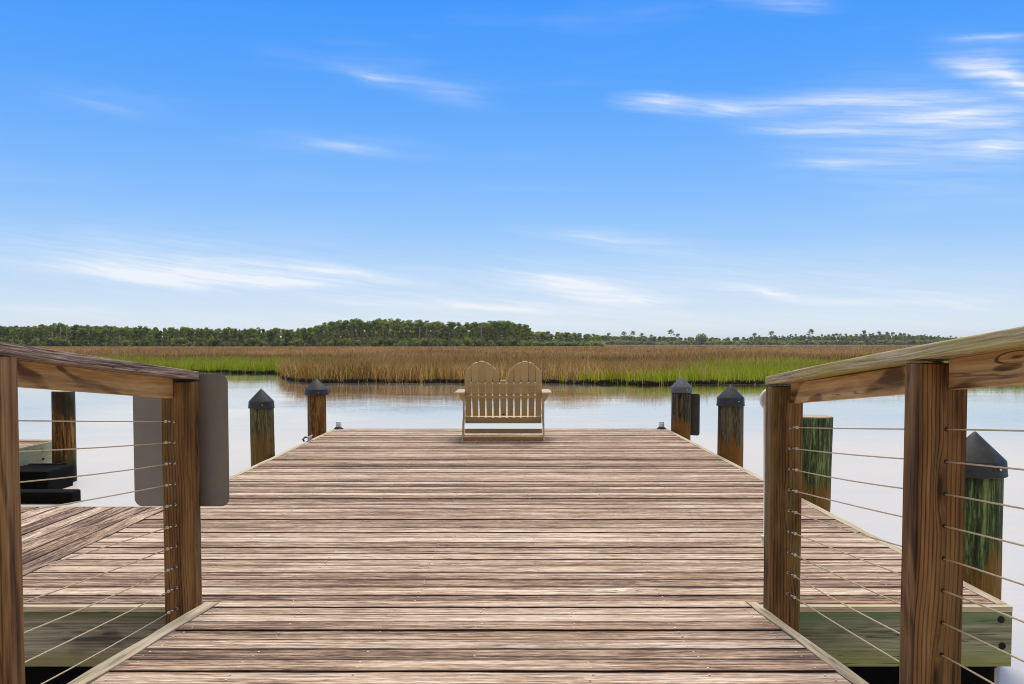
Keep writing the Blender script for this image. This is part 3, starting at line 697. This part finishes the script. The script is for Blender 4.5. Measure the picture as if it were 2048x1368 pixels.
for i in range(5):
    y = YN+.75+i*(YF-YN-1.5)/4
    fl.box((-.14, y-.04, .08), (4.98, 1.28, .44), 0)
fl.build('float', M['float'], dock, .03)
# side section, boards run along the view
side = empty('side_dock', (-6, YN+1, 0), 'side dock section on the left with boards running away from the viewer', 'dock')
decking(-10.5, XL+RIM-.006, YN+.042, YS, zd, 'y', seg=10).build('decking', M['deck'], side)
MB().board((-10.5, YN+.019, zd(YN)-.146), (XL-.002, YN+.019, zd(YN)-.146), (0, .038, 0), (0, 0, .286), 16, .0006).build('front_beam', M['stringer_l'], side, .003)
MB().board((-10.5, YS+.022, zd(YS)-.142), (XL+RIM-.004, YS+.022, zd(YS)-.142), (0, .038, 0), (0, 0, .284), 12).build('back_beam', M['trim'], side, .003)
MB().box((-6.6, YN+1.2, .10), (7.4, 1.7, .42), 0).build('float', M['float'], side, .03)

# gangway
GS = (848.0-HOR)/F
def zg(Y): return zd(YN)+.012+GS*(YN+.02-Y)
GL, GR = -1.375, 1.118
g0 = -1.2
gang = empty('gangway', (0, 1.5, 0), 'sloping boarded gangway in the foreground leading down to the floating dock', 'gangway')
add_screws(decking(GL, GR, g0, YN+.06, zg, seg=22), g0, YN+.06, zg, (-1.33, -.94, -.535, -.13, .27, .68, 1.07)).build('decking', [M['deck'], M['screw']], gang)
for (xa, xb) in ((GL-.068, GL-.004), (GR+.004, GR+.050)):
    MB().board(((xa+xb)/2, g0, zg(g0)-.115), ((xa+xb)/2, YN+.02, zg(YN)-.115), (xb-xa, 0, 0), (0, 0, .236), 24, .004, bow=.004).build('side_beam', M['trim'], gang, .004)
for xj in (-.94, -.13, .68):
    MB().board((xj, g0, zg(g0)-.15), (xj, YN-.03, zg(YN-.03)-.15), (.04, 0, 0), (0, 0, .18), 2).build('joist', M['float'], gang)
# ------------------------------------------------------------------ cable railings
def railing(side):
    L = side < 0
    xi = -1.445 if L else 1.166            # inner face of posts
    xo = xi+side*.141
    xc = xi+side*.082
    yA = 3.90 if L else 3.825              # near face of the far post
    label = ('left cable railing of brown wood beside the gangway, ending in front of the grey sign' if L else 'right cable railing of brown wood with a mossy yellow green cap')
    rt_ = empty('cable_railing', (xi, 2.4, 0), label, 'railing')
    ztop = (lambda Y: 1.618+.0935*(3.99-Y)) if L else (lambda Y: 1.600+.0975*(3.915-Y))
    posts = [yA, 2.435 if L else 2.45, .95, -.55]
    for i, y in enumerate(posts):
        yb = y+.09; zt = ztop(y+.045)-.0385
        poly = [Vector((xi, y, .20)), Vector((xo, y, .20)), Vector((xo, y, ztop(y)-.040)), Vector((xi, y, ztop(y)-.040))]
        mb = MB(); mb.board(((xi+xo)/2, y+.045, .18), ((xi+xo)/2, y+.045, zt-.006), (xo-xi if not L else xi-xo, 0, 0), (0, .09, 0), 8, .0008)
        mb.build('post', M['post_mossy'] if (not L and i == 0) else M['post'], rt_, .004)
    # cap rail follows the slope, slightly warped
    cm = MB(); n = 14; yE = yA+.092; off = Vector((3, 5, 8)); y0 = -1.1
    cm.board(((xi+xo)/2, y0, ztop(y0)-.019), ((xi+xo)/2, yE, ztop(yE)-.019), (.146, 0, 0), (0, 0, .038), n, .0006, off=off)
    for k, v in enumerate(cm.v):
        t_ = (v.y-y0)/(yE-y0); v.z += .006*math.sin(t_*7+(0 if L else 2)); 
    cm.build('cap_rail', M['cap_left'] if L else M['cap_right'], rt_, .004)
    xa = xi+side*.082; xb = xa+side*.038
    for i in range(3):
        ya, yb = posts[i+1]+.094, posts[i]-.002
        am = MB(); am.board(((xa+xb)/2, ya, ztop(ya)-.034-.045), ((xa+xb)/2, yb, ztop(yb)-.034-.045), (.038, 0, 0), (0, 0, .089), 6, .0006)
        am.build('side_rail', M['apron'], rt_, .004)
    nC = 10 if L else 9
    zA = (lambda k: atY(1020, (843 if L else 854.7)+41.4*k, yA).z)
    for k in range(nC):
        za = zA(k); pts = []
        for j in range(19):
            y = -.55+(yA+.55)*j/18; sp_ = [q for q in range(3) if y >= posts[q+1]-1e-6][0]
            tt = (y-posts[sp_+1])/(posts[sp_]-posts[sp_+1])
            sag = .006*math.sin(math.pi*max(0, min(1, tt)))*((k*37 % 5)/4+.3)
            pts.append((xc, y, za+GS*(yA-y)-sag))
        cb = MB(); cb.tube(pts, [.0025]*19, 6); c = cb.build('cable', M['cable'], rt_)
        st_ = MB(); st_.tube([(xc, yA+.002, za), (xc, yA-.085, za+.085*GS)], [.0045, .0045], 8); st_.tube([(xc, yA-.085, za+.085*GS), (xc, yA-.102, za+.1*GS)], [.0072, .0066], 8)
        st_.tube([(xc, yA+.001, za), (xc, yA-.006, za)], [.0062, .0062], 8)
        st_.build('end_fitting', M['steel'], c)
        hl = MB(); hl.tube([(xc, posts[1]-.0015, za+GS*(yA-posts[1])), (xc, posts[1]+.002, za+GS*(yA-posts[1]))], [.006, .006], 8); hl.build('cable_hole', M['hole'], c)
random.seed(31); railing(-1); random.seed(44); railing(1)

# ------------------------------------------------------------------ pilings
def piling(px, dia, Y, ztop, mat, label, capm=None, x=None, lean=0.0, capr=None, group='pilings beside the dock', n=22, capshape=(.045, .17), zb=-.9, taper=.06):
    x = (px-PCX)/F*Y if x is None else x
    e = empty('piling', (x, Y, 0), label, 'piling', group)
    zp = ztop-(capshape[1]+.005 if capm else 0); r = dia/2
    pts = [(x-lean*(z), Y, z) for z in np.linspace(zb, zp, 12)]
    rad = [r*(1+taper*(zp-p[2])/2) for p in pts]
    mb = MB(); mb.tube(pts, rad, 28, wob=.03); mb.build('pole', mat, e)
    if not capm:
        xt = x-lean*zp; mb = MB(); mb.tube([(xt, Y, zp-.004), (xt, Y, zp+.008)], [r*.97, r*.95], 28, wob=.02); mb.build('cut_end', M['trim'], e)
    if capm:
        cr = capr or r*1.07; mb = MB(); xt = x-lean*zp; nn = 36
        z0 = zp-capshape[0]-.012
        prof = [(z0, cr*1.03), (z0+.004, cr*1.045), (z0+.012, cr*1.03), (zp+.012, cr), (zp+.02, cr*.97), (ztop-.012, cr*.10), (ztop-.003, cr*.045), (ztop, cr*.01)]
        mb.tube([(xt, Y, z) for z, _ in prof], [q for _, q in prof], nn, smooth=True); o = mb.build('cap', capm, e)
        o.modifiers.new('edge', 'EDGE_SPLIT').split_angle = R(28)
        if 'grey' in capm.name or Y < 6:
            mb = MB(); mb.tube([(xt+cr*.35, Y-cr*.95, zp-.02), (xt+cr*.36, Y-cr*1.02, zp-.02)], [.006, .006], 8); mb.build('nail', M['steel'], e)
    return e
def zof(py, Y): return CZ-(py-HOR)/F*Y
piling(524, .262, 9.76, zof(777, 9.76), M['pile_olive'], 'olive brown piling with black cone cap, first left of the dock', M['capdark'], lean=.012, capshape=(.05, .155))
piling(633, .262, 12.5, zof(757, 12.5), M['pile_rust'], 'orange brown piling with black cone cap at the far left corner of the dock', M['capdark'], capr=.172, capshape=(.055, .165))
piling(1362, .275, 12.67, zof(753, 12.67), M['pile_dark'], 'blackened piling with faded grey cone cap at the far right corner', M['capgrey'], capr=.158, capshape=(.05, .165), lean=-.008)
piling(1462, .282, 9.8, zof(769, 9.8), M['pile_dark'], 'dark piling with black cone cap standing free beside the right dock edge', M['capdark'], capr=.153, capshape=(.065, .16))
piling(1623, .30, 7.2, zof(834, 7.2), M['pile_green'], 'green piling cut flat without a cap behind the right railing', None, lean=-.025, taper=.10)
piling(1953, .282, 4.70, zof(863, 4.70), M['pile_green'], 'large green piling with black pointed cap at the right edge of the photo', M['capdark'], capr=.158, capshape=(.055, .165), taper=.02)
piling(124, .272, 10.9, zof(783, 10.9), M['pile_burnt'], 'black and orange piling without a cap seen through the left railing', None, lean=-.005)

# finger pier far left with its pile guide
pier = empty('finger_pier', (-7.2, 9.5, 0), 'pale green beamed finger pier at the far left, seen through the railing', 'dock')
decking(-8.6, -6.02, 7.4, 11.45, zd, seg=8).build('decking', M['deck'], pier)
MB().board((-5.995, 7.4, zd(7.4)-.14), (-5.995, 11.45, zd(11.45)-.14), (.038, 0, 0), (0, 0, .284), 8, .001).build('side_beam', M['pier_beam'], pier, .004)
for yy in (10.95,):
    for dz in (-.09, -.20):
        MB().tube([(-5.976, yy, zd(yy)+dz), (-5.964, yy, zd(yy)+dz)], [.016, .014], 10).build('bolt', M['rustiron'], pier)
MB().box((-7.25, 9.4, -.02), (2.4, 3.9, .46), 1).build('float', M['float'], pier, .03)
MB().box((-5.42, 9.46, -.04), (1.24, .22, .34), 0).build('float', M['float'], pier, .02)  # added black slab, stands for the dark water reflection, not a pier float
MB().box((-5.72, 10.3, -.02), (.62, .6, .56), 0).build('float', M['float'], pier, .02)  # added black block filling the dark area below the beam, not a float
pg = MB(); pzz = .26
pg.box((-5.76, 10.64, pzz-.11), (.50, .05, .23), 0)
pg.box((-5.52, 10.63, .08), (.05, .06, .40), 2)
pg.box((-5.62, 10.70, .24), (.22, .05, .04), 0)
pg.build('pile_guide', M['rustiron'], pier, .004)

# ------------------------------------------------------------------ signs
def rpanel(w_, h_, r, th):
    pts = []
    for cx, cz, a0 in ((w_/2-r, h_/2-r, 0), (-w_/2+r, h_/2-r, 90), (-w_/2+r, -h_/2+r, 180), (w_/2-r, -h_/2+r, 270)):
        for k in range(7):
            a = R(a0+15*k); pts.append((cx+r*math.cos(a), cz+r*math.sin(a)))
    return pts
def sign(c, w_, h_, rz, mat, label, bolts):
    e = empty('sign', c, label, 'sign', rz=0)
    ux = Vector((math.cos(rz), math.sin(rz), 0)); nz = Vector((-math.sin(rz), math.cos(rz), 0)); c = Vector(c)
    poly = [c+ux*a+Vector((0, 0, b_)) for a, b_ in rpanel(w_, h_, .038 if w_ > .44 else .03, 0)]
    MB().prism(poly, nz*.0025).build('panel', mat, e)
    for (a, b_) in bolts:
        p = c+ux*a+Vector((0, 0, b_)); MB().tube([p-nz*.004, p], [.007, .008], 6).build('bolt', M['steel'], e)
YSg = 3.995
a = atY(264, 748, YSg); b_ = atY(458.5, 1013, YSg)
sign(((a.x+b_.x)/2, YSg+.003, (a.z+b_.z)/2), b_.x-a.x, a.z-b_.z, 0, M['alu'], 'large blank grey sign back with rounded corners behind the left railing post', [])
p0 = Vector((2.43, 12.91, 0)); p1 = Vector((2.80, 12.66, 0)); cc = (p0+p1)/2
sign((cc.x, cc.y, (zof(787, 12.7)+zof(872, 12.7))/2), (p1-p0).length, .62, math.atan2(p1.y-p0.y, p1.x-p0.x), M['aludark'], 'small dark grey sign back fixed to the piling at the far right corner', [])

# ------------------------------------------------------------------ white conduit and fixture on the far side of the right post
fx = empty('dock_outlet', (1.18, 3.93, .5), 'white round fixture and conduit on the far side of the right railing post', 'electrical fixture')
c = atY(1543, 799, 3.95)
mb = MB(); prof = [(0, .052), (.012, .056), (.02, .056), (.024, .050), (.045, .047), (.058, .036), (.064, .012)]
mb.tube([(c.x, 3.93+a_, c.z) for a_, _ in prof], [q for _, q in prof], 28); 
mb.build('housing', M['white'], fx)
mb = MB(); q0 = atY(1535, 1085, 3.93); mb.tube([(c.x-.030, 3.935, c.z-.03), (q0.x-.006, 3.935, q0.z)], [.011, .011], 12); mb.build('conduit', M['white'], fx)
mb = MB(); q1 = atY(1533, 1100, 3.93); mb.tube([(q1.x-.004, 3.935, q0.z+.03), (q1.x-.004, 3.935, q0.z-.012)], [.020, .018], 12); mb.build('coupling', M['white'], fx)

# ------------------------------------------------------------------ dock lights and cleat
def dock_light(px, label):
    Y = YF-.09; x = (px-PCX)/F*Y; z = zd(Y)
    e = empty('dock_light', (x, Y, z), label, 'dock light', 'solar lights on the dock corners')
    MB().tube([(x, Y, z+h) for h in (0, .012, .016, .032)], [.072, .070, .055, .050], 20).build('base', M['black'], e)
    mb = MB(); pr = [(.032, .045), (.038, .040), (.050, .040), (.053, .043), (.058, .040), (.072, .040), (.075, .043), (.080, .040), (.102, .039), (.108, .034)]
    mb.tube([(x, Y, z+h) for h, _ in pr], [r for _, r in pr], 20).build('lens', M['clear'], e)
    MB().tube([(x, Y, z+h) for h in (.108, .113)], [.036, .030], 20).build('lid', M['white'], e)
dock_light(676, 'small clear topped solar light on the far left corner of the dock')
dock_light(1324, 'small clear topped solar light on the far right corner of the dock')
Yc = on_dock(622, 882).y; xcl = XL+.03; zc = zd(Yc)
e = empty('cleat', (xcl, Yc, zc), 'small galvanised mooring cleat on the left dock edge near the piling', 'cleat')
mb = MB(); mb.tube([(xcl, Yc-.05, zc), (xcl, Yc-.04, zc+.045)], [.018, .012], 8); mb.tube([(xcl, Yc+.05, zc), (xcl, Yc+.04, zc+.045)], [.018, .012], 8); mb.box((xcl, Yc, zc+.004), (.05, .16, .008), 1); mb.build('base', M['cleat'], e)
mb = MB(); mb.tube([(xcl, Yc-.14, zc+.062), (xcl, Yc-.07, zc+.052), (xcl, Yc+.07, zc+.052), (xcl, Yc+.14, zc+.062)], [.008, .013, .013, .008], 8); mb.build('horn', M['cleat'], e)
mb = MB(); mb.tube([(xcl-.05, Yc-.09, zc+.005), (xcl-.07, Yc-.08, zc+.03), (xcl-.05, Yc-.05, zc+.055), (xcl, Yc-.02, zc+.05)], [.012]*4, 8); mb.build('shackle', M['capdark'], e)

# ------------------------------------------------------------------ double adirondack chair (seen from behind)
Yc0 = on_dock(1006, 881).y; cx0 = (1006.5-PCX)/F*Yc0; z0 = zd(Yc0); k = Yc0/F/6.84*1.0      # metres per detail pixel
ch = empty('double_chair', (cx0, Yc0, z0), 'tan two seat slatted chair with twin rounded backs facing the marsh', 'chair')
def cp(x, y, z): return Vector((cx0+x, Yc0+y, z0+z))
TH = .020
zb0, yb0, zb1, yb1 = .305, .235, 1.045, -.06         # back plane bottom and top
bd = Vector((0, yb1-yb0, zb1-zb0)); bl = bd.length; bd.normalize(); bn = bd.cross(Vector((1, 0, 0))); bn = -bn if bn.y > 0 else bn   # towards the camera
def bk(x, s, o=0.0): # point on back plane
    return cp(x, yb0, zb0)+bd*s+bn*o
pitch = 97.8*k; wS = 80*k; sc_ = bl/((935-185)*k) # px to plane length
tops = {0: [(330, 400), (345, 330), (370, 290), (405, 255)], 1: [(415, 250), (440, 222), (470, 207), (505, 200)], 2: [(516, 197), (538, 187), (562, 184), (586, 187), (606, 197)],
        3: [(618, 203), (650, 212), (680, 230), (706, 256)], 4: [(716, 262), (750, 295), (778, 345), (800, 430)], 5: [(812, 440), (905, 440)]}
S0 = lambda yp: (935-yp)*k*sc_
for i in range(11):
    xc_ = (373+97.8*i-862)*k
    if i <= 5: tp = tops[i]
    else: tp = [(2*862-x, y) for x, y in tops[10-i]][::-1]
    xl, xr_ = xc_-wS/2, xc_+wS/2; x0p, x1p = tp[0][0], tp[-1][0]
    xl, xr_ = xc_-43*k, xc_+43*k; poly = [bk(xc_-38*k, 0), bk(xc_+38*k, 0), bk(xr_, S0(600))]
    for (xp, yp) in tp[::-1]:
        xx = xl+(xp-x0p)/(x1p-x0p)*(xr_-xl); poly.append(bk(xx, (935-yp)*k*sc_))
    poly.append(bk(xl, S0(600)))
    MB().prism(poly, -bn*.019, gl=(0, 0, 1)).build('back_slat', M['poly'], ch, .003)
def crossbar(name, xw, s0, s1, o0, o1, arch=0.0, mat='poly', n=10):
    mb = MB(); b = len(mb.v)
    for j in range(n+1):
        u = -1+2*j/n; x = u*xw/2; ar = arch*(1-u*u)
        for (s, o) in ((s0, o0), (s1, o0), (s1, o1), (s0, o1)): mb.v.append(bk(x, s+ar, o)); mb.gc.append((x, s, o)); mb.bid.append(.5); mb.ev.append(0)
    for j in range(n):
        for q in range(4): mb.f.append((b+4*j+q, b+4*j+(q+1) % 4, b+4*(j+1)+(q+1) % 4, b+4*(j+1)+q)[::-1]); mb.smooth.append(False)
    mb.f += [(b+3, b+2, b+1, b)[::-1], (b+4*n, b+4*n+1, b+4*n+2, b+4*n+3)[::-1]]; mb.smooth += [False]*2
    o = mb.build(name, M[mat], ch, .002)
    import bmesh
    bm = bmesh.new(); bm.from_mesh(o.data); bmesh.ops.recalc_face_normals(bm, faces=bm.faces); bm.to_mesh(o.data); bm.free()
S_ = lambda yp: (935-yp)*k*sc_
crossbar('upper_back_rail', 1052*k, S_(502), S_(462), .0, .032, -.008)
crossbar('middle_back_rail', 1112*k, S_(662), S_(625), .0, .045, -.010)
crossbar('lower_back_rail', 1068*k, S_(998), S_(937), .0, .024, -.012)
# seat: slats, front and rear boards
sm = [(.28, .285), (.36, .30), (.44, .315), (.52, .33), (.60, .345), (.67, .352)]
for (yy, zz) in sm: MB().board(cp(-.50, yy, zz), cp(.50, yy, zz), (0, .07, .012), (0, 0, .018), 1).build('seat_slat', M['poly'], ch, .003)
MB().board(cp(-.515, .27, .228), cp(.515, .27, .228), (0, .02, 0), (0, 0, .05), 1).build('seat_support', M['poly'], ch, .003)
MB().board(cp(-.525, .40, .085), cp(.525, .40, .085), (0, .02, 0), (0, 0, .06), 1).build('middle_stretcher', M['poly'], ch, .003)
MB().board(cp(-.525, .02, .024), cp(.525, .02, .024), (0, .022, 0), (0, 0, .044), 1).build('rear_stretcher', M['polyorange'], ch, .003)
for s in (-1, 1):
    x = s*.538
    prof = [(-.03, 0), (.07, 0), (.42, .235), (.74, .30), (.74, .375), (.40, .325), (.18, .26)]
    MB().prism([cp(x-.010, a_, b2) for a_, b2 in prof], (.020, 0, 0), gl=(0, 1, .4)).build('side_frame', M['poly'], ch, .003)
    MB().board(cp(x*.985, .12, .20), cp(x*.965, .035, .615), (.020, 0, 0), (0, .055, 0), 1).build('arm_support', M['poly'], ch, .003)
    MB().board(cp(s*.557, .66, 0), cp(s*.557, .66, .618), (.018, 0, 0), (0, .09, 0), 1).build('front_leg', M['poly'], ch, .003)
    MB().prism([cp(s*.568, .62, .615), cp(s*.628, .62, .615), cp(s*.615, .62, .53), cp(s*.568, .62, .47)], (0, .02, 0)).build('arm_bracket', M['poly'], ch, .002)
    xa, xb = s*.505, s*.640
    out = [(xa, -.06), (xb-s*.035, -.06), (xb-s*.008, -.045), (xb, -.01), (xb, .70), (xb-s*.03, .745), (xa, .745)]
    MB().prism([cp(a_, b2, .618) for a_, b2 in out], (0, 0, .022), gl=(0, 1, 0)).build('armrest', M['poly'], ch, .004)
mb = MB(); c_ = bk(0, S_(912), .0); mb.prism([c_+Vector((.018*math.cos(a_), 0, 0))+bd*.008*math.sin(a_) for a_ in [i*.5236 for i in range(12)]], bn*.0015).build('badge', M['black'], ch)
bpy.context.view_layer.update()

# ------------------------------------------------------------------ haze
hz = MB(); hz.box((0, 2800, 13.5), (12400, 6600, 31), 0)
hm = bpy.data.materials.new('haze'); hm.use_nodes = True; ht = NT(hm.node_tree); ht.n.clear()
ho = ht.new('ShaderNodeOutputMaterial'); pv = ht.new('ShaderNodeVolumePrincipled', ins={'Color': (.80, .88, 1.0, 1), 'Density': .00012}); ht.l.new(pv.outputs[0], ho.inputs['Volume'])
tag(hz.build('haze', hm), 'thin bluish haze over the marsh', 'haze', kind='stuff')
